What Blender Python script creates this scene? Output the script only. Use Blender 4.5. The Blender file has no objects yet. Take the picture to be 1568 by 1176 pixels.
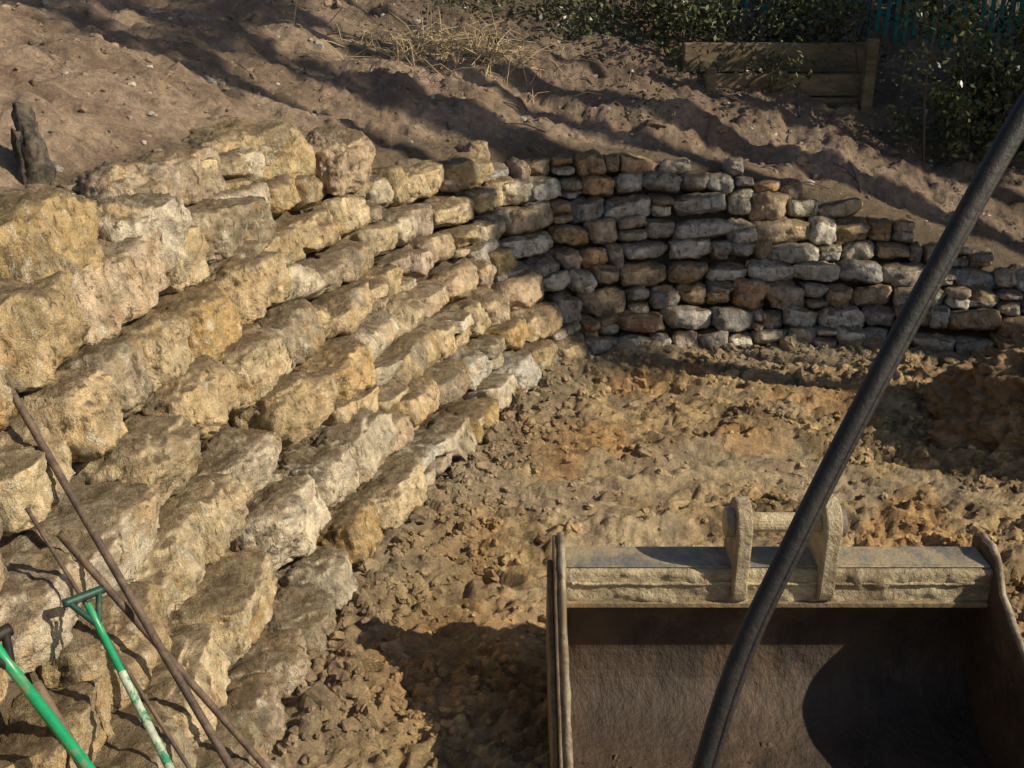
import bpy, math, random, bmesh
import numpy as np
from mathutils import Vector, Matrix, Euler
random.seed(7); rng=np.random.default_rng(7)
sc=bpy.context.scene
COL=sc.collection
# ------------------------------------------------------------ noise
_g=rng.normal(size=(4096,3)); _g/=np.linalg.norm(_g,axis=1)[:,None]
def perlin(p):
    p=np.asarray(p,float); i=np.floor(p).astype(np.int64); f=p-i
    u=f*f*f*(f*(f*6-15)+10); r=0
    for dx in (0,1):
        for dy in (0,1):
            for dz in (0,1):
                h=((i[:,0]+dx)*73856093)^((i[:,1]+dy)*19349663)^((i[:,2]+dz)*83492791)
                h=(h^(h>>13))&4095
                d=f-np.array([dx,dy,dz])
                w=(u[:,0] if dx else 1-u[:,0])*(u[:,1] if dy else 1-u[:,1])*(u[:,2] if dz else 1-u[:,2])
                r=r+w*np.einsum('ij,ij->i',_g[h],d)
    return r*1.6
def fbm(p,o=4,l=2.03,g=.5,ridge=False):
    p=np.asarray(p,float); a=1;r=0
    for k in range(o):
        n=perlin(p+k*17.3)
        if ridge: n=(.5-2*abs(n))
        r=r+a*n; p=p*l; a*=g
    return r
def sst(a,b,x):
    t=np.clip((x-a)/(b-a),0,1); return t*t*(3-2*t)
# ------------------------------------------------------------ mesh helpers
def make_obj(name,V,F,mats,colors=None,smooth=True,parent=None,fmat=None):
    me=bpy.data.meshes.new(name)
    V=np.asarray(V,float); F=np.asarray(F)
    me.vertices.add(len(V)); me.vertices.foreach_set('co',V.ravel())
    k=F.shape[1]
    me.loops.add(F.size); me.loops.foreach_set('vertex_index',F.ravel().astype(np.int32))
    me.polygons.add(len(F)); me.polygons.foreach_set('loop_start',np.arange(0,F.size,k,dtype=np.int32))
    try: me.polygons.foreach_set('loop_total',np.full(len(F),k,dtype=np.int32))
    except Exception: pass
    me.polygons.foreach_set('use_smooth',np.full(len(F),smooth))
    me.update(calc_edges=True)
    if colors is not None:
        ca=me.color_attributes.new('Col','FLOAT_COLOR','POINT')
        c=np.ones((len(V),4)); c[:,:3]=np.clip(colors,0,1.6); ca.data.foreach_set('color',c.ravel())
    for m in mats: me.materials.append(m)
    ob=bpy.data.objects.new(name,me); COL.objects.link(ob)
    if parent: ob.parent=parent
    return ob
def empty(name,loc=(0,0,0)):
    e=bpy.data.objects.new(name,None); COL.objects.link(e); return e
class Acc:
    def __init__(s): s.V=[];s.F=[];s.C=[];s.n=0
    def add(s,V,F,c=(1,1,1)):
        V=np.asarray(V); s.V.append(V); s.F.append(np.asarray(F)+s.n)
        c=np.asarray(c,float); s.C.append(np.broadcast_to(c,(len(V),3))); s.n+=len(V)
    def obj(s,name,mats,smooth=True,parent=None):
        return make_obj(name,np.vstack(s.V),np.vstack(s.F),mats,np.vstack(s.C),smooth,parent)
def tube(P,R,n=8,flat=1.0,caps=True):
    P=np.asarray(P,float); R=np.broadcast_to(R,(len(P),)).astype(float); V=[];F=[]
    T=np.gradient(P,axis=0); T/=np.linalg.norm(T,axis=1)[:,None]
    up=np.array([0,0,1.]) if abs(T[0][2])<.9 else np.array([1.,0,0])
    a=np.cross(T[0],up); a/=np.linalg.norm(a)
    ct=np.cos(2*np.pi*np.arange(n)/n)[:,None]; st=np.sin(2*np.pi*np.arange(n)/n)[:,None]
    for i in range(len(P)):
        a=a-T[i]*a.dot(T[i]); a/=np.linalg.norm(a); b=np.cross(T[i],a)
        V.append(P[i]+R[i]*(ct*a+flat*st*b))
    V=[v for blk in V for v in blk]
    for i in range(len(P)-1):
        for k in range(n):
            F.append([i*n+k,i*n+(k+1)%n,(i+1)*n+(k+1)%n,(i+1)*n+k])
    if caps:
        for base,i in ((0,0),((len(P)-1)*n,-1)):
            c=len(V); V.append(P[i])
            for k in range(0,n,2): F.append([c,base+k,base+(k+1)%n,base+(k+2)%n])
    return np.array(V),np.array(F)
def cubesphere(n):
    V=[];F=[];idx={}
    def vid(p):
        k=tuple(np.round(p,6))
        if k not in idx: idx[k]=len(V); V.append(p)
        return idx[k]
    g=np.linspace(-1,1,n+1)
    for ax in range(3):
        for s in (-1,1):
            for i in range(n):
                for j in range(n):
                    q=[]
                    for (a,b) in ((i,j),(i+1,j),(i+1,j+1),(i,j+1)):
                        p=[0,0,0]; p[ax]=s; p[(ax+1)%3]=g[a]; p[(ax+2)%3]=g[b]; q.append(vid(p))
                    F.append(q if s>0 else q[::-1])
    return np.array(V,float),np.array(F)
CS={n:cubesphere(n) for n in (2,3,12,14,24,60)}
def rock(dims,n=12,k=6,cuts=8,rough=.05,seed=None,fr=3.0,big=.16,strat=0.0):
    V,F=CS[n]; V=V.copy()
    r=(np.abs(V)**k).sum(1)**(1/k); V=V/r[:,None]
    for _ in range(cuts):
        d=rng.normal(size=3); d/=np.linalg.norm(d)
        off=rng.uniform(.70,.97)*(np.abs(d)).sum()**.6
        e=V@d-off; V=V-np.maximum(e,0)[:,None]*d*0.94
    V=V*np.array(dims)
    so=rng.uniform(-50,50,3); m=min(dims)
    nr=V/np.linalg.norm(V,axis=1)[:,None]
    q=V/m*fr
    disp=fbm(q*.3+so,2)*big*m+ fbm(q*1.0+so,3,ridge=True)*rough*m*.9+fbm(q*np.array([2.2,2.2,.9])+so,2)*rough*m*.9
    return V+nr*disp[:,None],F
# ------------------------------------------------------------ materials
def newmat(name):
    m=bpy.data.materials.new(name); m.use_nodes=True; nt=m.node_tree
    return m,nt,nt.nodes['Principled BSDF']
def N(nt,t,**kw):
    n=nt.nodes.new(t)
    for k,v in kw.items(): setattr(n,k,v)
    return n
def noise(nt,co,scale,detail=6,rough=.6,dist=0):
    n=N(nt,'ShaderNodeTexNoise'); n.inputs['Scale'].default_value=scale; n.inputs['Detail'].default_value=detail
    n.inputs['Roughness'].default_value=rough; n.inputs['Distortion'].default_value=dist
    nt.links.new(co,n.inputs['Vector']); return n.outputs['Fac']
def ramp(nt,fac,stops):
    r=N(nt,'ShaderNodeValToRGB'); e=r.color_ramp.elements
    while len(e)<len(stops): e.new(.5)
    for i,(p,c) in enumerate(stops):
        e[i].position=p; e[i].color=(c,c,c,1) if not hasattr(c,'__len__') else (*c,1)
    nt.links.new(fac,r.inputs[0]); return r.outputs[0]
def mix(nt,fac,a,b,bt='MIX'):
    m=N(nt,'ShaderNodeMix',data_type='RGBA',blend_type=bt)
    for s,v in ((0,fac),(6,a),(7,b)):
        if hasattr(v,'links'): nt.links.new(v,m.inputs[s])
        elif s==0: m.inputs[0].default_value=v
        else: m.inputs[s].default_value=(*v,1)
    return m.outputs[2]
def math_(nt,op,a,b=None):
    m=N(nt,'ShaderNodeMath',operation=op)
    for i,v in enumerate((a,b)):
        if v is None: continue
        if hasattr(v,'links'): nt.links.new(v,m.inputs[i])
        else: m.inputs[i].default_value=v
    return m.outputs[0]
def bump(nt,bsdf,layers):
    prev=None
    for h,st,di in layers:
        b=N(nt,'ShaderNodeBump'); b.inputs['Strength'].default_value=st; b.inputs['Distance'].default_value=di
        nt.links.new(h,b.inputs['Height'])
        if prev: nt.links.new(prev,b.inputs['Normal'])
        prev=b.outputs[0]
    nt.links.new(prev,bsdf.inputs['Normal'])
def coord(nt): return N(nt,'ShaderNodeTexCoord').outputs['Object']
def scaled(nt,co,s):
    m=N(nt,'ShaderNodeMapping'); m.inputs['Scale'].default_value=s; nt.links.new(co,m.inputs[0]); return m.outputs[0]
def mat_stone():
    m,nt,b=newmat('stone'); co=coord(nt)
    at=N(nt,'ShaderNodeAttribute',attribute_name='Col').outputs['Color']
    n1=noise(nt,co,8,6,.72,.4)
    c=mix(nt,1,at,ramp(nt,n1,[(.3,.38),(.5,1.0),(.7,1.5)]),'MULTIPLY')
    n2=noise(nt,co,4.5,3,.6,1.)
    c=mix(nt,ramp(nt,n2,[(.55,0.),(.72,.55)]),c,(.54,.30,.10))
    c=mix(nt,ramp(nt,n2,[(.30,.6),(.43,0.)]),c,(.27,.24,.19))
    n3=noise(nt,scaled(nt,co,(1,1,.55)),19,5,.75,.4)
    c=mix(nt,ramp(nt,n3,[(.56,0.),(.65,.7)]),c,(.76,.69,.54))
    c=mix(nt,ramp(nt,n3,[(.35,.9),(.45,0.)]),c,(.11,.082,.048))
    g=N(nt,'ShaderNodeNewGeometry'); sx=N(nt,'ShaderNodeSeparateXYZ'); nt.links.new(g.outputs['Normal'],sx.inputs[0])
    up=ramp(nt,sx.outputs[2],[(.55,0.),(.85,1.)])
    dn=ramp(nt,n1,[(.38,.2),(.54,.97)])
    c=mix(nt,math_(nt,'MULTIPLY',up,dn),c,(.20,.145,.085))
    nt.links.new(c,b.inputs['Base Color']); b.inputs['Roughness'].default_value=.93
    b.inputs['Specular IOR Level'].default_value=.2
    bump(nt,b,[(n3,1.,.055),(noise(nt,co,75,4,.75),.8,.010)])
    return m
def mat_soil(name='soil',k=1.0,chips=.5):
    m,nt,b=newmat(name); co=coord(nt)
    at=N(nt,'ShaderNodeAttribute',attribute_name='Col').outputs['Color']
    n1=noise(nt,co,14,7,.74,.3); n2=noise(nt,co,75,4,.75)
    c=mix(nt,1,at,ramp(nt,n1,[(.28,.42),(.5,.98),(.7,1.45)]),'MULTIPLY')
    c=mix(nt,ramp(nt,n2,[(.63,0.),(.72,chips)]),c,(.60,.50,.35))
    nt.links.new(c,b.inputs['Base Color'])
    nt.links.new(ramp(nt,n1,[(.35,.38),(.6,.85)]),b.inputs['Roughness'])
    b.inputs['Specular IOR Level'].default_value=.45
    bump(nt,b,[(n1,1.,.10*k),(n2,.8,.015*k)])
    return m
def mat_col(name,col,rough=.6,metal=0,var=.35,scale=20,bstr=.3,dirt=None,dirtamt=(.45,.6),bd=.006,stretch=None):
    m,nt,b=newmat(name); co=coord(nt)
    if stretch: co=scaled(nt,co,stretch)
    c=mix(nt,1,col,ramp(nt,noise(nt,co,scale,6,.7),[(.3,1-var),(.7,1+var)]),'MULTIPLY')
    if dirt: c=mix(nt,ramp(nt,noise(nt,co,scale*.35,7,.75,.5),[(dirtamt[0],0.),(dirtamt[1],1.)]),c,dirt)
    nt.links.new(c,b.inputs['Base Color']); b.inputs['Roughness'].default_value=rough; b.inputs['Metallic'].default_value=metal
    bump(nt,b,[(noise(nt,co,scale*4,5,.7),bstr,bd)])
    return m
def mat_leaf(name,c1,c2):
    m,nt,b=newmat(name); co=coord(nt)
    at=N(nt,'ShaderNodeAttribute',attribute_name='Col').outputs['Color']
    c=mix(nt,noise(nt,co,4,1),c1,c2); c=mix(nt,1,c,at,'MULTIPLY')
    nt.links.new(c,b.inputs['Base Color']); b.inputs['Roughness'].default_value=.38
    return m
M_stone=mat_stone(); M_soil=mat_soil(); M_clod=mat_soil('soil_clod',.5,.2)
# ------------------------------------------------------------ wall base curve
ctrl=np.array([ # x,y,H,S
(-1.6,-14,1.8,1.1),(-1.2,-3,1.8,1.1),(-1.05,1.5,1.85,1.10),(-.95,3.5,1.85,1.12),(-.80,4.8,1.9,1.2),(-.28,6.35,1.86,1.4),(.08,7.3,1.70,1.4),
(.36,7.92,1.55,1.2),(.8,8.25,1.45,1.0),(1.4,8.38,1.38,.85),(2.7,8.35,1.07,.75),(3.6,8.2,.76,.62),(5.0,8.0,.40,.4),(8,7.8,.3,.32),(40,6,.3,.32)])
seg=[]
for i in range(1,len(ctrl)-2):
    p0,p1,p2,p3=ctrl[i-1:i+3]; n=30
    L=np.linalg.norm(p2[:2]-p1[:2]); La=np.linalg.norm(p1[:2]-p0[:2]); Lb=np.linalg.norm(p3[:2]-p2[:2])
    m1=(p2-p0)/(L+La)*L; m2=(p3-p1)/(L+Lb)*L
    t=np.linspace(0,1,n,endpoint=False)[:,None]
    seg.append((2*t**3-3*t**2+1)*p1+(t**3-2*t**2+t)*m1+(-2*t**3+3*t**2)*p2+(t**3-t**2)*m2)
CV=np.vstack([ctrl[:1]]+seg+[ctrl[-2:]])
P=CV[:,:2]; Hh=CV[:,2]; Ss=CV[:,3]
T=np.gradient(P,axis=0); T/=np.linalg.norm(T,axis=1)[:,None]
Nn=np.stack([-T[:,1],T[:,0]],1)
def nearest(X):
    A=P[:-1]; AB=P[1:]-A; l2=(AB**2).sum(1); out=np.empty((len(X),3)); C=20000
    for a in range(0,len(X),C):
        x=X[a:a+C]
        dx=x[:,None,0]-A[:,0]; dy=x[:,None,1]-A[:,1]
        t=np.clip((dx*AB[:,0]+dy*AB[:,1])/l2,0,1)
        dd=(dx-t*AB[:,0])**2+(dy-t*AB[:,1])**2; j=dd.argmin(1); r=np.arange(len(x))
        tt=t[r,j]; cr=AB[j,0]*(x[:,1]-A[j,1])-AB[j,1]*(x[:,0]-A[j,0])
        out[a:a+C,0]=np.sqrt(dd[r,j])*np.sign(cr); out[a:a+C,1]=Hh[j]*(1-tt)+Hh[j+1]*tt; out[a:a+C,2]=Ss[j]*(1-tt)+Ss[j+1]*tt
    return out
def smoothmask(X):
    p=np.column_stack([X[:,0]*.9,X[:,1]*1.6,np.full(len(X),3.3)])
    m=sst(-.1,.35,fbm(p,3))
    e=np.exp(-(((X[:,0]-.8)/.9)**2+((X[:,1]-6.1)/.6)**2))
    return np.clip(m*.6+e*.7,0,1)
def height(X):
    D=nearest(X); d,H,S=D.T
    p3=np.column_stack([X,np.zeros(len(X))])
    ramp_=np.clip((d-.16)/S,0,1)*H
    hd=np.maximum(d-S-.16,0)
    hill=3.6*(1-np.exp(-hd*.36/3.6))
    z=ramp_+hill
    fl=1-sst(-.05,.15,d); hl=sst(0,.4,hd)
    sm=smoothmask(X); rg=1-.7*sm
    wp=p3+np.column_stack([perlin(p3*3),perlin(p3*3+8),0*X[:,0]])*.14
    z=z+fl*(fbm(p3*.9,3)*.06+ rg*(fbm(wp*np.array([3.5,7,1]),4,ridge=True)*.052+fbm(wp*17+5,3)*.034)+sm*fbm(wp*np.array([4,13,1]),3)*.022)
    w=np.sin((X[:,0]*.35+X[:,1]+.25*perlin(p3*.8))*30)*.018*sst(5.0,5.8,X[:,1])*fl*(1-sst(2.2,2.8,X[:,0]))*(.4+sst(-.2,.3,perlin(p3*1.4+3)))
    for o in (0,.95):
        yc=5.25+o+.45*np.sin(X[:,0]*.9-.4)-.12*X[:,0]; g=(X[:,1]-yc)
        z=z+fl*(-.055*np.exp(-(g/.12)**2)+.04*np.exp(-((np.abs(g)-.2)/.07)**2))*sst(-.2,.4,X[:,0])*(.6+.6*sst(-.3,.3,perlin(p3*2+50)))
    z=z+w+fl*.06*np.exp(-((d+.02)/.25)**2)*(1+fbm(p3*4,2))
    z=z+hl*(fbm(p3*.6+9,3)*.16+fbm(p3*np.array([2.2,3.5,1])+4,4)*.10+fbm(p3*9,3)*.035)
    z=z-.30*sst(.16,.24,X[:,0])*(1-sst(1.94,2.02,X[:,0]))*sst(2.3,2.5,X[:,1])*(1-sst(3.9,4.06,X[:,1]))
    return z,d,hd,sm
def axis(segs):
    out=[]
    for a,b,st in segs: out.append(np.arange(a,b-1e-6,st))
    out.append([segs[-1][1]]); return np.concatenate(out)
xs=axis([(-120,-30,15),(-30,-10,2.5),(-10,-5,.4),(-5,-1.6,.05),(-1.6,4.4,.02),(4.4,7,.08),(7,12,.4),(12,30,2.5),(30,120,15)])
ys=axis([(-100,-20,16),(-20,0,2),(0,2.2,.2),(2.2,3.2,.06),(3.2,8.6,.02),(8.6,13,.045),(13,20,.25),(20,40,2.5),(40,160,20)])
gx,gy=np.meshgrid(xs,ys); X=np.column_stack([gx.ravel(),gy.ravel()])
z,d,hd,sm=height(X)
nx,ny=len(xs),len(ys)
i=np.arange(nx*ny).reshape(ny,nx)
F=np.column_stack([i[:-1,:-1].ravel(),i[:-1,1:].ravel(),i[1:,1:].ravel(),i[1:,:-1].ravel()])
def soilcol(X,d,hd,sm):
    p3=np.column_stack([X,np.zeros(len(X))])
    a=np.array([.66,.46,.225]); b=np.array([.36,.24,.115]); g=np.array([.66,.53,.35]); o=np.array([.72,.38,.12]); h=np.array([.31,.215,.14]); h2=np.array([.47,.335,.225])
    def mx(c,k,t): return c*(1-t[:,None])+k*t[:,None]
    c=np.broadcast_to(a,(len(X),3)).copy()
    c=mx(c,b,.85*sst(-.15,.35,fbm(p3*1.6,4)))
    c=mx(c,b*.55,.75*sst(.05,.45,fbm(p3*5+20,4)))
    c=mx(c,g,sst(.3,.8,sm)*.5)
    near=np.exp(-(((X[:,0]+.3)/.75)**2+((X[:,1]-4.15)/.4)**2))
    c=mx(c,o,np.clip(near*.9+.45*sst(.2,.5,fbm(p3*1.1+40,3)),0,.9))
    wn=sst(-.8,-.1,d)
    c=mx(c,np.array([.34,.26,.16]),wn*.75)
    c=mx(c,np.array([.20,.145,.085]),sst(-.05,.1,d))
    t=sst(0,.4,hd); hc=mx(np.broadcast_to(h,(len(X),3)).copy(),h2,sst(-.3,.4,fbm(p3*1.3+70,4)))
    up=sst(10.6,11.6,X[:,1]+.34*X[:,0]-.0)*.35; hc=hc*(1-up[:,None])   # band of tree shade painted into the upper bank's soil colour
    return c*(1-t[:,None])+hc*t[:,None]
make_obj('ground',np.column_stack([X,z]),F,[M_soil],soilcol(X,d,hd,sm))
# ------------------------------------------------------------ clods
def rotmats(n):
    q=rng.normal(size=(n,4)); q/=np.linalg.norm(q,axis=1)[:,None]; w,x,y,z=q.T
    return np.stack([np.stack([1-2*(y*y+z*z),2*(x*y-z*w),2*(x*z+y*w)],1),np.stack([2*(x*y+z*w),1-2*(x*x+z*z),2*(y*z-x*w)],1),np.stack([2*(x*z-y*w),2*(y*z+x*w),1-2*(x*x+y*y)],1)],1)
def clods(name,X,z,size,col,mat,n=3,sink=-.15,zs=.8):
    V0,F0=CS[n]; V0=V0/np.linalg.norm(V0,axis=1)[:,None]**.8
    k=len(X); V=np.broadcast_to(V0,(k,)+V0.shape)*rng.uniform(.55,1.4,(k,1,3))
    V=V*(1+rng.uniform(-.24,.24,(k,len(V0),1)))
    V=np.einsum('kij,kvj->kvi',rotmats(k),V)*size[:,None,None]; V[...,2]*=zs
    V=V+np.column_stack([X,z+size*sink])[:,None,:]
    Fa=F0[None]+(np.arange(k)*len(V0))[:,None,None]
    return make_obj(name,V.reshape(-1,3),Fa.reshape(-1,4),[mat],np.repeat(col,len(V0),0),False)
k=34000
Xc=np.column_stack([rng.uniform(-1.4,4.6,k),3.0+5.5*rng.random(k)])
zc,dc,hc,smc=height(Xc)
cl=fbm(np.column_stack([Xc*2.2,np.ones(k)]),3)
inb=(Xc[:,0]>.1)&(Xc[:,0]<2.05)&(Xc[:,1]<4.1)
keep=(dc<.12)&(~inb)&(rng.random(k)<(1-.85*smc)*(.07+.62*sst(-.08,.35,cl))+.38*sst(-.7,0,dc))
Xc,zc,dc,hc,smc=[a[keep] for a in (Xc,zc,dc,hc,smc)]
size=np.clip(rng.lognormal(math.log(.0118),.6,len(Xc)),.004,.05)*(1+.3*sst(-.8,-.1,dc))
cc=soilcol(Xc,dc,hc,smc)*rng.uniform(.85,1.12,(len(Xc),1))
clods('soil_clods',Xc,zc,size,cc,M_clod)
k=12000
Xc=np.column_stack([rng.uniform(-6,7,k),rng.uniform(4.5,13,k)]); zc,dc,hc,smc=height(Xc)
kp=hc>0.02; Xc,zc,dc,hc,smc=[a[kp] for a in (Xc,zc,dc,hc,smc)]
size=np.clip(rng.lognormal(math.log(.010),.65,len(Xc)),.004,.065)
cc=soilcol(Xc,dc,hc,smc)*rng.uniform(.7,1.3,(len(Xc),1)); w=rng.random(len(Xc))<.12; cc[w]=(.6,.53,.43)
clods('gravel_chips',Xc,zc,size,cc,M_clod,2)
# ------------------------------------------------------------ retaining wall
wall=Acc()
palL=[(.58,.43,.24),(.62,.48,.28),(.50,.37,.20),(.68,.57,.40),(.55,.42,.28),(.60,.41,.19),(.44,.35,.23),(.52,.43,.30),(.64,.50,.30)]
palF=[(.52,.47,.39),(.74,.67,.54),(.42,.37,.30),(.58,.43,.27),(.60,.46,.34),(.38,.36,.33),(.54,.50,.43),(.80,.73,.60),(.52,.37,.22),(.62,.54,.41),(.58,.36,.2)]
def place(c,tan,dims,col,n,rz=.1,rx=.08,cuts=8,k=6,rough=.06,big=.16,tilt=0):
    V,F=rock(dims,n,k,cuts,rough,big=big)
    a=math.atan2(tan[1],tan[0])+rng.normal()*rz
    R=np.array(Euler((tilt+rng.normal()*rx,rng.normal()*rx*.7,a),'XYZ').to_matrix())
    wall.add(V@R.T+np.array(c),F,np.array(col)*rng.uniform(.8,1.14))
base_len=np.concatenate([[0],np.cumsum(np.linalg.norm(np.diff(P,axis=0),axis=1))])
def s_at_y(y):
    j=np.argmax(P[:,1]>y); return base_len[j]
sA=s_at_y(5.6); sB=s_at_y(7.95)
def section(s0,s1,h,lr,depth,pal,n,jit,rxy,hvar,inset,rough=.06,big=.16,tilt=0,k=6,rz=None):
    z=0.0; r=0; rz=rz or rxy
    while True:
        zz0=z; ht=h*rng.uniform(.86,1.14); ph=rng.uniform(0,99)
        off=Ss*np.clip(zz0/Hh,0,1.15)
        Q=P+Nn*off[:,None]; ql=np.concatenate([[0],np.cumsum(np.linalg.norm(np.diff(Q,axis=0),axis=1))])
        a=np.interp(s0+rng.uniform(-.3,.1),base_len,ql); b=np.interp(s1+rng.uniform(-.1,.3),base_len,ql)
        cur=a; any_=False
        while cur<b:
            l=ht*rng.uniform(*lr)
            if rng.random()<.15: l*=.55
            m=cur+l/2; Hm=np.interp(m,ql,Hh)
            zz=zz0+h*.14*math.sin(m*1.3+z*2)+h*.11*math.sin(m*3.1+ph)
            if zz+ht*.6<=Hm+rng.uniform(-.05,.05):
                any_=True
                q=np.array([np.interp(m,ql,Q[:,0]),np.interp(m,ql,Q[:,1])]); nn=np.array([np.interp(m,ql,Nn[:,0]),np.interp(m,ql,Nn[:,1])]); nn/=np.linalg.norm(nn)
                t=(nn[1],-nn[0])
                if l<ht*1.5 and rng.random()<.35 and h<.3:
                    f=rng.uniform(.38,.62)
                    for (zc_,hh_) in ((zz+ht*f/2,ht*f),(zz+ht*(f+(1-f)/2),ht*(1-f))):
                        c2=q+nn*(depth+inset+rng.uniform(-jit,jit))
                        place((c2[0],c2[1],zc_),t,(l/2*1.0,depth,hh_/2*1.12),pal[rng.integers(len(pal))],n,rz,rxy,6,k,rough,big,tilt*.6)
                else:
                    hv=ht*rng.uniform(1-hvar,1+hvar)
                    c2=q+nn*(depth+inset+rng.uniform(-jit,jit))
                    place((c2[0],c2[1],zz+ht/2+rng.uniform(-.012,.012)),t,(l/2*rng.uniform(.98,1.08),depth,hv/2*1.12),pal[rng.integers(len(pal))],n,rz,rxy,8,k,rough,big,tilt)
            cur+=l
        z+=ht; r+=1
        if not any_ or r>14: break
section(s_at_y(0.6),sA,.300,(1.15,2.4),.25,palL,24,.04,.07,.13,-.03,.08,.24,-.18,4.2,.07)
section(sA,sB,.220,(1.1,2.6),.20,palL+palF[1:2]+palF[3:5],14,.035,.09,.15,-.02,.08,.24,-.18,4.4,.09)
section(sB,s_at_y(8.379)+8.5,.162,(.9,2.8),.15,palF,12,.035,.14,.26,-.01,.08,.30,-.12,3.8)
for c,t,dm,cl in [((-1.72,7.0,1.80),(.5,.86),(.42,.3,.19),(.60,.45,.24)),((-1.22,7.45,1.70),(.6,.8),(.24,.22,.17),(.54,.40,.26)),
                  ((-2.1,4.55,1.80),(.1,.99),(.34,.3,.24),(.60,.43,.21)),((-1.85,5.15,1.72),(.3,.95),(.22,.24,.22),(.66,.57,.42)),
                  ((-2.45,6.6,1.95),(.6,.8),(.3,.2,.1),(.48,.36,.27)),((-2.0,7.35,1.86),(.6,.8),(.22,.2,.13),(.52,.38,.26))]:
    place(c,t,dm,cl,24,.1,.1,9,4.5,.09,.25)
wall.obj('stone_retaining_wall',[M_stone])
# ------------------------------------------------------------ dirt mound at right
V,F=rock((1.35,.72,.62),60,2.3,2,.05,fr=4)
V=V+np.array([4.25,6.8,.04])
nrm=V-np.array([4.25,6.8,-.2]); nrm/=np.linalg.norm(nrm,axis=1)[:,None]
V=V+nrm*(fbm(V*3,4)*.14+fbm(V*9+4,3,ridge=True)*.06+np.abs(fbm(V*22,2))*.035)[:,None]
make_obj('dirt_mound',V,F,[M_soil],np.broadcast_to([.42,.27,.135],V.shape)*(1+.4*fbm(V*2,3))[:,None])
# ------------------------------------------------------------ bucket
M_bk=mat_col('muddy_steel',(.54,.44,.27),.8,.0,.45,9,1.,dirt=(.24,.175,.10),dirtamt=(.45,.60),bd=.025)
M_bt=mat_col('dusty_top_steel',(.20,.19,.165),.6,.2,.3,9,.8,dirt=(.42,.33,.20),dirtamt=(.47,.6),bd=.01)
M_bi=mat_col('rusty_shaded_inside',(.050,.032,.020),.7,.0,.6,4,.9,dirt=(.15,.095,.052),dirtamt=(.50,.68),bd=.02,stretch=(1,.7,.6))  # rust and mud tones, darkened to paint in the shade inside the bucket
M_bs=mat_col('muddy_side',(.28,.195,.10),.8,.0,.45,7,.9,dirt=(.12,.085,.05),dirtamt=(.45,.62),bd=.012)
M_edge=mat_col('worn_steel',(.36,.30,.20),.6,.2,.4,16,.6,dirt=(.18,.13,.075),dirtamt=(.43,.55))
def box(x0,x1,y0,y1,z0,z1,nx=1):
    V=[(x,y,z) for z in (z0,z1) for y in (y0,y1) for x in (x0,x1)]
    return np.array(V,float),np.array([[0,2,3,1],[4,5,7,6],[0,1,5,4],[2,6,7,3],[0,4,6,2],[1,3,7,5]])
def part(name,V,F,mat,parent,bev=.006,smooth=False):
    o=make_obj(name,V,F,[mat],None,smooth,parent)
    if bev:
        b=o.modifiers.new('b','BEVEL'); b.width=bev; b.segments=2; b.limit_method='ANGLE'
    return o
def plate(name,prof,x0,x1,mat,parent,bev=.005):
    n=len(prof); V=[(x0,y,z) for y,z in prof]+[(x1,y,z) for y,z in prof]
    me=bpy.data.meshes.new(name)
    faces=[list(range(n))[::-1],list(range(n,2*n))]+[[k,(k+1)%n,n+(k+1)%n,n+k] for k in range(n)]
    me.from_pydata(V,[],faces); me.update()
    bm=bmesh.new(); bm.from_mesh(me); bmesh.ops.recalc_face_normals(bm,faces=bm.faces); bm.to_mesh(me); bm.free()
    me.materials.append(mat); o=bpy.data.objects.new(name,me); COL.objects.link(o); o.parent=parent
    if bev:
        b=o.modifiers.new('b','BEVEL'); b.width=bev; b.segments=2; b.limit_method='ANGLE'
    return o
bk=empty('excavator_bucket')
x0,x1=.215,1.955
inner=[(3.885,.51),(3.96,.40),(4.0,.28),(3.99,.14),(3.93,.03),(3.82,-.05),(3.6,-.09),(3.1,-.08),(2.45,.0)]
ys_=np.array([p[0] for p in inner]); zs_=np.array([p[1] for p in inner]); tt=np.arange(len(inner)); ti=np.linspace(0,len(inner)-1,33)
ys2=np.convolve(np.pad(np.interp(ti,tt,ys_),2,'edge'),np.ones(5)/5,'valid'); zs2=np.convolve(np.pad(np.interp(ti,tt,zs_),2,'edge'),np.ones(5)/5,'valid')
ys2[0],zs2[0]=inner[0]
nyy=np.gradient(zs2); nzz=-np.gradient(ys2); ll=np.hypot(nyy,nzz)
outer=[(y-a/l*.022,z-b/l*.022) for y,z,a,b,l in zip(ys2,zs2,nyy,nzz,ll)]
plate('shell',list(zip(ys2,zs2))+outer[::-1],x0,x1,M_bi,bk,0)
prof=[(4.04,.52),(4.06,.655),(4.04,.668),(3.90,.668)]+[(3.89,.664),(3.88,.652)]+[(3.88,.652-.14*t) for t in np.linspace(.1,1,12)]
prof=np.array(prof); xsn=np.linspace(x0,x1,200); V=np.array([(x,y,z) for x in xsn for y,z in prof]); m=len(prof)
F=np.array([[i*m+j,i*m+j+1,(i+1)*m+j+1,(i+1)*m+j] for i in range(199) for j in range(m-1)])
V[:,1]-=np.clip(fbm(V*np.array([7,9,12]),4)+.02,0,1)*.022*(V[:,1]<3.9)
part('top_beam',V,F,M_bk,bk,0,True)
plate('beam_cap',[(3.892,.670),(3.892,.677),(4.055,.677),(4.055,.670)],x0+.004,x1-.004,M_bt,bk,.003)
V,F=tube([(x,3.873,.607+.002*math.sin(x*31)) for x in np.linspace(x0+.03,x1-.03,80)],.007,8); V=V+(fbm(V*40,2)*.003)[:,None]; part('weld_bead',V,F,M_bk,bk,0,True)
plate('lip_strip',[(3.86,.50),(3.86,.522),(3.8795,.526),(3.8835,.50)],x0+.002,x1-.002,M_bs,bk,.003)
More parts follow.
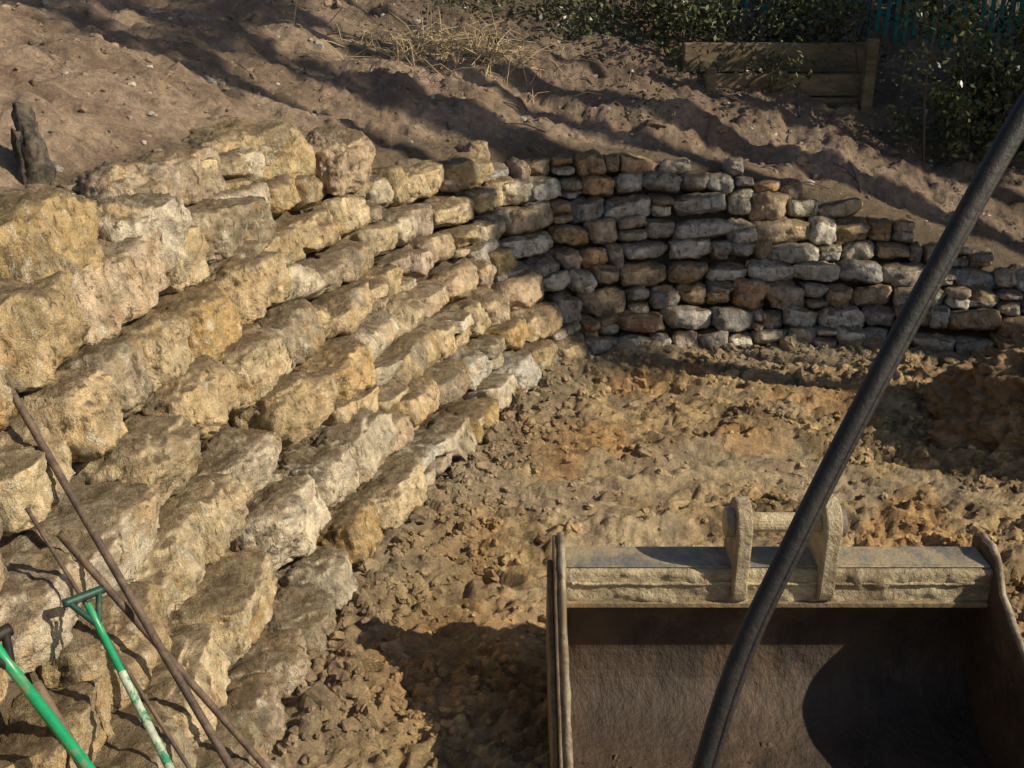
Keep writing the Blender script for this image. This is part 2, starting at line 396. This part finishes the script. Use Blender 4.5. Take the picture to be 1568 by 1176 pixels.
side=[(4.11,.70),(4.10,.5),(4.04,.36),(4.04,.1),(3.95,-.06),(3.76,-.13),(2.5,-.12),(2.42,.02),(2.8,.22),(3.4,.42),(3.80,.60),(3.87,.69),(3.95,.73),(4.05,.73)]
plate('side_plate_left',side,x0-.045,x0-.001,M_bs,bk,.006)
plate('side_plate_right',side,x1+.001,x1+.035,M_bi,bk,.006)
rim=[(2.42,.02),(2.8,.22),(3.4,.42),(3.80,.60),(3.87,.69),(3.95,.73),(4.05,.73),(4.11,.70)]
rp=[]
for a_,b_ in zip(rim[:-1],rim[1:]):
    for t in np.linspace(0,1,6,endpoint=False): rp.append((a_[0]+(b_[0]-a_[0])*t,a_[1]+(b_[1]-a_[1])*t))
rp.append(rim[-1])
for nm,xx in (('side_rim_left',x0-.012),('side_rim_right',x1+.018)):
    V,F=tube([(xx,y,z) for y,z in rp],.015,8); V=V+(fbm(V*25,2)*.005)[:,None]; part(nm,V,F,M_edge,bk,0,True)
plate('side_cutter',[(3.2,.28),(3.84,.55),(3.98,.66),(4.0,.3),(3.6,.1),(3.2,.1)],x0-.07,x0-.046,M_bs,bk,.006)
V,F=box(x0-.02,x1+.02,2.3,2.46,-.03,.005); part('cutting_edge',V,F,M_edge,bk)
def ear(nm,xa,xb):
    pr=[(3.85,.54),(3.838,.58),(3.83,.80)]
    pr+=[(3.93+.105*math.cos(t),.86+.105*math.sin(t)) for t in np.linspace(math.pi,0,12)]
    pr+=[(4.06,.8),(4.09,.6),(4.08,.5),(4.0,.45)]
    plate(nm,pr,xa,xb,M_bk,bk,.008)
ear('ear_left',.895,.955); ear('ear_right',1.245,1.31)
for nm,a,b_,r in (('pin_boss_left',.86,.894,.06),('pin_boss_right',1.311,1.34,.06),('pin_tube',.956,1.244,.040)):
    V,F=tube([(a,3.93,.86),(a+.001,3.93,.86),(b_-.001,3.93,.86),(b_,3.93,.86)],[r*.9,r,r,r*.9],20); part(nm,V,F,M_bt if 'boss' in nm else M_bk,bk,0,False)
k=260; Xb=np.column_stack([x0+.03+(x1-x0-.1)*rng.random(k)**1.8,3.8-1.1*rng.random(k)])
mo=clods('mud_lumps',Xb,np.full(k,-.085),np.clip(rng.lognormal(math.log(.012),.6,k),.005,.035),np.broadcast_to([.15,.095,.053],(k,3)),M_clod); mo.parent=bk
# ------------------------------------------------------------ wiper arm near the cab window
M_blk=mat_col('black_rubber',(.012,.009,.007),.6,0,.4,30,.3,dirt=(.045,.033,.022),dirtamt=(.5,.75))
wp=empty('windscreen_wiper')
ctl=np.array([(.55,1.005,3.02),(.447,.937,2.925),(.351,.875,2.765),(.271,.820,2.626),(.223,.785,2.536),(.183,.755,2.461),(.148,.712,2.351),(.10,.66,2.2)])
tt=np.linspace(0,len(ctl)-1,60); PP=np.column_stack([np.interp(tt,range(len(ctl)),ctl[:,k]) for k in range(3)])
ker=np.ones(9)/9
PPs=PP.copy()
for k in range(3): PPs[4:-4,k]=np.convolve(PP[:,k],ker,'valid')
V,F=tube(PPs,np.interp(np.linspace(0,1,60),[0,.3,.6,1],[.0115,.0094,.0090,.0090]),14); part('arm',V,F,M_blk,wp,0,True)
V,F=tube(PPs+np.array([.007,-.004,.004]),.0035,8); part('blade_rib',V,F,M_blk,wp,0,True)
# ------------------------------------------------------------ tools
M_rust=mat_col('rusty_bar',(.10,.07,.055),.7,.3,.4,40,.5,dirt=(.2,.14,.09))
M_green=mat_col('green_fibreglass',(.012,.30,.12),.35,0,.15,20,.1,dirt=(.25,.22,.14),dirtamt=(.54,.64))
M_dgreen=mat_col('dark_green_grip',(.012,.06,.04),.5,0,.3,30,.2,dirt=(.12,.1,.07),dirtamt=(.5,.65))
M_wood=mat_col('wood_handle',(.16,.11,.07),.7,0,.4,30,.4)
M_steel=mat_col('tool_steel',(.2,.18,.16),.5,.5,.4,20,.3,dirt=(.25,.18,.1))
def lerp(a,b,t): return tuple(a[i]+(b[i]-a[i])*t for i in range(3))
def bar(name,a,b,r,mat,sag=.01,parent=None,n=10):
    pts=[np.array(lerp(a,b,t))+np.array([0,0,-sag*math.sin(t*math.pi)]) for t in np.linspace(0,1,12)]
    V,F=tube(pts,r,n); return make_obj(name,V,F,[mat],None,True,parent)
bar('steel_bar',(-1.78,3.62,1.56),(-.33,2.28,0.02),.014,M_rust,.02)
bar('steel_bar.001',(-1.46,3.12,1.26),(-.80,3.22,.08),.013,M_rust,.0)
bar('steel_bar.002',(-1.58,3.18,1.32),(-.45,2.34,.02),.007,M_rust,.03)
def spade(name,top,foot,r,mat,grip,low=None):
    e=empty(name); top=np.array(top);foot=np.array(foot); L=np.linalg.norm(foot-top); d=(foot-top)/L
    sde=np.cross(d,[0,0,1.]); sde/=np.linalg.norm(sde); nn=np.cross(sde,d)
    bar('shaft',top+d*.03,foot-d*.26,r,mat,.0,e)
    bar('lower_socket',foot-d*.42,foot-d*.22,r*1.35,M_steel,.0,e)
    if low: bar('sleeve',top+d*.28,top+d*.75,r*1.12,low,.0,e)
    bar('grip_bar',top-sde*.065,top+sde*.065,r*1.25,grip,.0,e)
    bar('grip_yoke_a',top-sde*.05,top+d*.11,r*.8,grip,.0,e); bar('grip_yoke_b',top+sde*.05,top+d*.11,r*.8,grip,.0,e)
    V=[];nu,nv=8,10
    for i in range(nv+1):
        v=i/nv; w=.085*(1 if v<.6 else math.sqrt(max(0,1-((v-.6)/.42)**2)))+.004
        for j in range(nu+1):
            u=j/nu*2-1; V.append(foot-d*.26+d*.30*v+sde*w*u+nn*(.018*u*u-.02*v))
    F=[[i*(nu+1)+j,i*(nu+1)+j+1,(i+1)*(nu+1)+j+1,(i+1)*(nu+1)+j] for i in range(nv) for j in range(nu)]
    o=make_obj('blade',V,F,[M_steel],None,True,e); s=o.modifiers.new('s','SOLIDIFY'); s.thickness=.004
M_pale=mat_col('worn_green_paint',(.42,.46,.34),.6,0,.4,40,.3,dirt=(.02,.22,.1),dirtamt=(.5,.56))
spade('garden_spade',(-1.36,3.00,1.10),(-.42,2.0,.05),.012,M_green,M_dgreen,M_pale)
spade('long_handled_shovel',(-1.53,2.72,1.13),(-.2,1.8,.06),.0165,M_green,M_blk)
bar('mattock_handle',(-1.45,2.78,.93),(-.55,2.0,.03),.018,M_wood)
# ------------------------------------------------------------ tree stump on the bank
st=Acc(); sx_,sy_=-2.34,5.38
bz=height(np.array([[sx_,sy_]]))[0][0]
for (ox,oy,h,r) in ((0,0,.42,.050),(.045,.02,.33,.034),(-.045,-.02,.30,.032)):
    pts=[(sx_+ox*(1-.3*t)+.012*math.sin(t*5),sy_+oy,bz-.06+h*t) for t in np.linspace(0,1,30)]
    V,F=tube(pts,[r*(1.15-.35*t+.08*math.sin(t*17+ox*80)) for t in np.linspace(0,1,30)],20)
    V=V+np.column_stack([fbm(V*np.array([40,40,12]),3)*.012,fbm(V*np.array([40,40,12])+5,3)*.012,fbm(V*9+9,3)*.02]); st.add(V,F)
M_bark=mat_col('dark_bark',(.13,.105,.075),.9,0,.6,30,1.,dirt=(.03,.024,.018),dirtamt=(.45,.6))
st.obj('tree_stump',[M_bark])
# ------------------------------------------------------------ foliage helpers
def leaves(acc,C,size,tint,asp=.45):
    n=len(C); R=rotmats(n); s=size[:,None]
    a=R[:,:,0]*s; b=R[:,:,1]*s*asp; V=np.stack([C-a,C-b*.9+a*.1,C+a,C+b*.9+a*.1],1).reshape(-1,3)
    F=np.arange(4*n).reshape(n,4); acc.add(V,F,np.repeat(tint,4,0))
M_tw=mat_col('twig_bark',(.10,.075,.055),.9,0,.4,20,.6)
M_tb=mat_col('gum_bark',(.22,.18,.14),.85,0,.4,8,.8)
M_lf=mat_leaf('leaf_green',(.045,.075,.022),(.09,.12,.035))
M_lf2=mat_leaf('bush_leaf',(.026,.040,.013),(.11,.11,.042))
def tree(name,base,h,crown0,cr,nleaf,nl=9,lsize=.07,r0=.16,seed=1,taper=.8):
    rs=np.random.default_rng(seed); e=empty(name); w=Acc(); L=Acc(); base=np.array(base,float)
    tr=[base+np.array([.15*math.sin(t*4+seed),.12*math.sin(t*5+seed*2),h*t]) for t in np.linspace(0,1,16)]
    V,F=tube(tr,[r0*(1-taper*t) for t in np.linspace(0,1,16)],10); w.add(V,F)
    for k in range(nl):
        t=crown0+(1-crown0)*(k+.5)/nl; s=tr[int(t*15)]; a=rs.uniform(0,6.28); ln=cr*rs.uniform(.6,1.1)*(1.15-.5*(t-crown0)/(1-crown0))
        pts=[s+np.array([math.cos(a)*ln*q,math.sin(a)*ln*q,ln*(.75*q-.15*q*q)])+rs.normal(size=3)*.06*q for q in np.linspace(0,1,8)]
        V,F=tube(pts,[r0*.42*(1-.85*q) for q in np.linspace(0,1,8)],6); w.add(V,F)
        for j in range(5):
            q=pts[3+j%5]; dd=rs.normal(size=3); dd/=np.linalg.norm(dd); tip=q+dd*cr*.38
            V,F=tube([q,(q+tip)/2+rs.normal(size=3)*.04,tip],[.02,.013,.005],4,caps=False); w.add(V,F)
            m=int(nleaf/(nl*5)); sp=cr*.2*rs.uniform(.6,1.2)
            C=tip+rs.normal(size=(m,3))*sp*np.array([1,1,.7])
            leaves(L,C,rs.uniform(.6,1.2,m)*lsize,np.broadcast_to(rs.uniform(.6,1.3),(m,3)))
    w.obj('trunk_and_limbs',[M_tb],True,e); L.obj('leaves',[M_lf],False,e)
def gz(x,y): return height(np.array([[x,y]]))[0][0]-.1
# trees standing on the bank to the right of the view; they throw the long shadows over the slope
TR=[ # x,y,h,crown0,cr,leaves,leaf size,r0,taper
 (10.0,9.2,7.4,.15,1.0,8500,.13,.15,.8),(9.2,10.3,6.6,.12,1.15,8500,.13,.15,.8),(11.5,11.2,9.0,.2,1.5,8500,.14,.15,.8),(13,12.4,10.5,.3,1.6,6000,.14,.15,.8),(9,12.2,7.0,.15,1.4,7500,.13,.15,.8),
 (10.0,5.25,8.5,.82,.65,2300,.09,.08,.7),
 (9.0,5.1,13.2,.80,.55,1300,.09,.17,.35),(9.8,6.0,14.6,.82,.6,1300,.09,.19,.35),(8.6,7.0,13.8,.80,.65,1500,.09,.15,.35),(10.8,6.6,15.5,.80,.7,1600,.10,.2,.35),(11.8,5.0,16.4,.82,.7,1500,.10,.18,.35),(10.2,7.9,15.6,.84,.8,1800,.1,.10,.35),
 (8.0,5.0,3.9,.55,.65,2600,.08,.05,.8)]
for k,(x,y,h,c0,cr,nlf,ls,r0,tp) in enumerate(TR):
    tree('gum_tree' if k==0 else 'gum_tree.%03d'%k,(x,y,gz(x,y)),h,c0,cr,nlf,lsize=ls,seed=k+3,r0=r0,taper=tp,nl=14 if k<5 else 9)
def bush(name,cx,cy,rx,ry,h,n,ls=.035,seed=0):
    rs=np.random.default_rng(seed); e=empty(name); w=Acc(); L=Acc()
    ns=int(14*rx); kx=rs.uniform(-rx,rx,ns)+cx; ky=rs.uniform(-ry,ry,ns)+cy; zz=height(np.column_stack([kx,ky]))[0]-.1
    for k in range(ns):
        hh=h*rs.uniform(.5,1.1); dx,dy=rs.normal(size=2)*.25
        pts=[np.array([kx[k]+dx*t+.04*math.sin(6*t+k),ky[k]+dy*t,zz[k]+hh*t]) for t in np.linspace(0,1,7)]
        V,F=tube(pts,[.014*(1-.7*t) for t in np.linspace(0,1,7)],5,caps=False); w.add(V,F)
        for j in range(7):
            q=pts[rs.integers(1,7)]+rs.normal(size=3)*np.array([.16,.16,.1]); m=int(n/ns/7)
            C=q+rs.normal(size=(m,3))*rs.uniform(.06,.15)
            leaves(L,C,rs.uniform(.5,1.3,m)*ls,np.broadcast_to(rs.uniform(.35,2.0),(m,3)),.5)
    w.obj('stems',[M_tw],True,e); L.obj('leaves',[M_lf2],False,e)
bush('shrub',4.5,10.6,1.0,.5,2.0,12000,seed=1)
bush('shrub.001',2.6,12.0,1.3,.4,1.1,6500,seed=2)
bush('shrub.002',6.6,10.5,1.3,.7,2.2,9000,seed=3)
bush('shrub.003',.9,12.6,1.3,.5,.8,5000,seed=4)
bush('shrub.004',2.2,11.15,.45,.12,.5,900,seed=5)
bush('shrub.005',1.5,15.0,5.5,.8,2.6,18000,ls=.055,seed=6)
bush('weed',1.05,10.4,.22,.1,.16,260,ls=.03,seed=7)
# fence
M_fg=mat_col('green_metal',(.02,.20,.155),.5,.2,.3,10,.2)
fe=empty('metal_fence'); a=Acc()
px=-1.5+np.arange(95)*.11; pz=height(np.column_stack([px,np.full(95,13.4)]))[0]-.1
for k in range(95):
    V,F=box(px[k],px[k]+.05,13.4,13.42,pz[k],pz[k]+1.9); a.add(V,F)
for zz in (.35,1.6):
    V,F=tube(np.column_stack([px[::5],np.full(19,13.45),pz[::5]+zz]),.022,6); a.add(V,F)
a.obj('pickets_and_rails',[M_fg],False,fe)
# timber sleepers
M_tim=mat_col('weathered_timber',(.20,.145,.085),.85,0,.45,12,.8,dirt=(.075,.075,.038),dirtamt=(.48,.62),stretch=(.25,1,1))
ts=empty('timber_sleeper_wall')
for nm,b in (('sleeper_lower',(1.88,3.45,10.95,11.05,1.26,1.47)),('sleeper_mid',(1.92,3.47,10.99,11.09,1.485,1.69)),('sleeper_top',(1.88,3.43,11.02,11.12,1.705,1.91)),('sleeper_back',(1.7,3.5,11.3,11.4,1.9,2.18)),
             ('post_left',(1.86,1.96,10.84,10.945,1.2,1.98)),('post_right',(3.37,3.48,10.84,10.945,1.2,2.25))):
    V,F=box(*b); part(nm,V,F,M_tim,ts,.012)
# dry brush
db=Acc(); kx=-.6+rng.normal(size=420)*.45; ky=10.9+rng.normal(size=420)*.3; kz=height(np.column_stack([kx,ky]))[0]
for k in range(420):
    x,y,z0=kx[k],ky[k],kz[k]
    d_=rng.normal(size=3)*np.array([.22,.2,.16]); d_[2]=abs(d_[2])
    V,F=tube([(x,y,z0),(x+d_[0]*.5,y+d_[1]*.5,z0+d_[2]*.7),(x+d_[0],y+d_[1],z0+d_[2]*rng.uniform(.3,1.1))],[.006,.004,.002],4,caps=False); db.add(V,F)
M_dry=mat_col('dry_grass',(.46,.35,.2),.8,0,.4,10,.1)
db.obj('dry_brush_pile',[M_dry])
sk=Acc()
for k in range(70):
    x=rng.uniform(-3.5,6.5); y=rng.uniform(9.2,12.5); a_=rng.uniform(0,3.14); l=rng.uniform(.08,.45)
    x2,y2=x+l*math.cos(a_),y+l*math.sin(a_); zz=height(np.array([[x,y],[x2,y2]]))[0]
    V,F=tube([(x,y,zz[0]+.01),((x+x2)/2,(y+y2)/2+.02,zz.mean()+.04),(x2,y2,zz[1]+.01)],[.008,.006,.003],5,caps=False); sk.add(V,F)
sk.obj('fallen_sticks',[M_tw])
# ------------------------------------------------------------ light, sky, camera
el=math.radians(35); az=math.radians(20)
sv=Vector((math.cos(el)*math.cos(az),-math.cos(el)*math.sin(az),math.sin(el)))
sl=bpy.data.lights.new('sun','SUN'); sl.energy=5; sl.angle=math.radians(.5); sl.color=(1,.90,.72)
so=bpy.data.objects.new('sun',sl); COL.objects.link(so); so.rotation_euler=sv.to_track_quat('Z','Y').to_euler()
w=bpy.data.worlds.new('World'); sc.world=w; w.use_nodes=True; nt=w.node_tree
sky=nt.nodes.new('ShaderNodeTexSky'); sky.sky_type='NISHITA'; sky.sun_disc=False; sky.sun_elevation=el; sky.sun_rotation=math.radians(110)
bg=nt.nodes['Background']; bg.inputs[1].default_value=.08; nt.links.new(sky.outputs[0],bg.inputs[0])
cam=bpy.data.cameras.new('camera'); cam.sensor_width=36; cam.lens=38.6; cam.clip_end=500; cam.clip_start=.05
co=bpy.data.objects.new('camera',cam); COL.objects.link(co); co.location=(0,0,3); co.rotation_euler=(math.radians(90-21.4),0,0)
sc.camera=co
sc.view_settings.view_transform='Standard'; sc.view_settings.look='None'; sc.view_settings.exposure=0
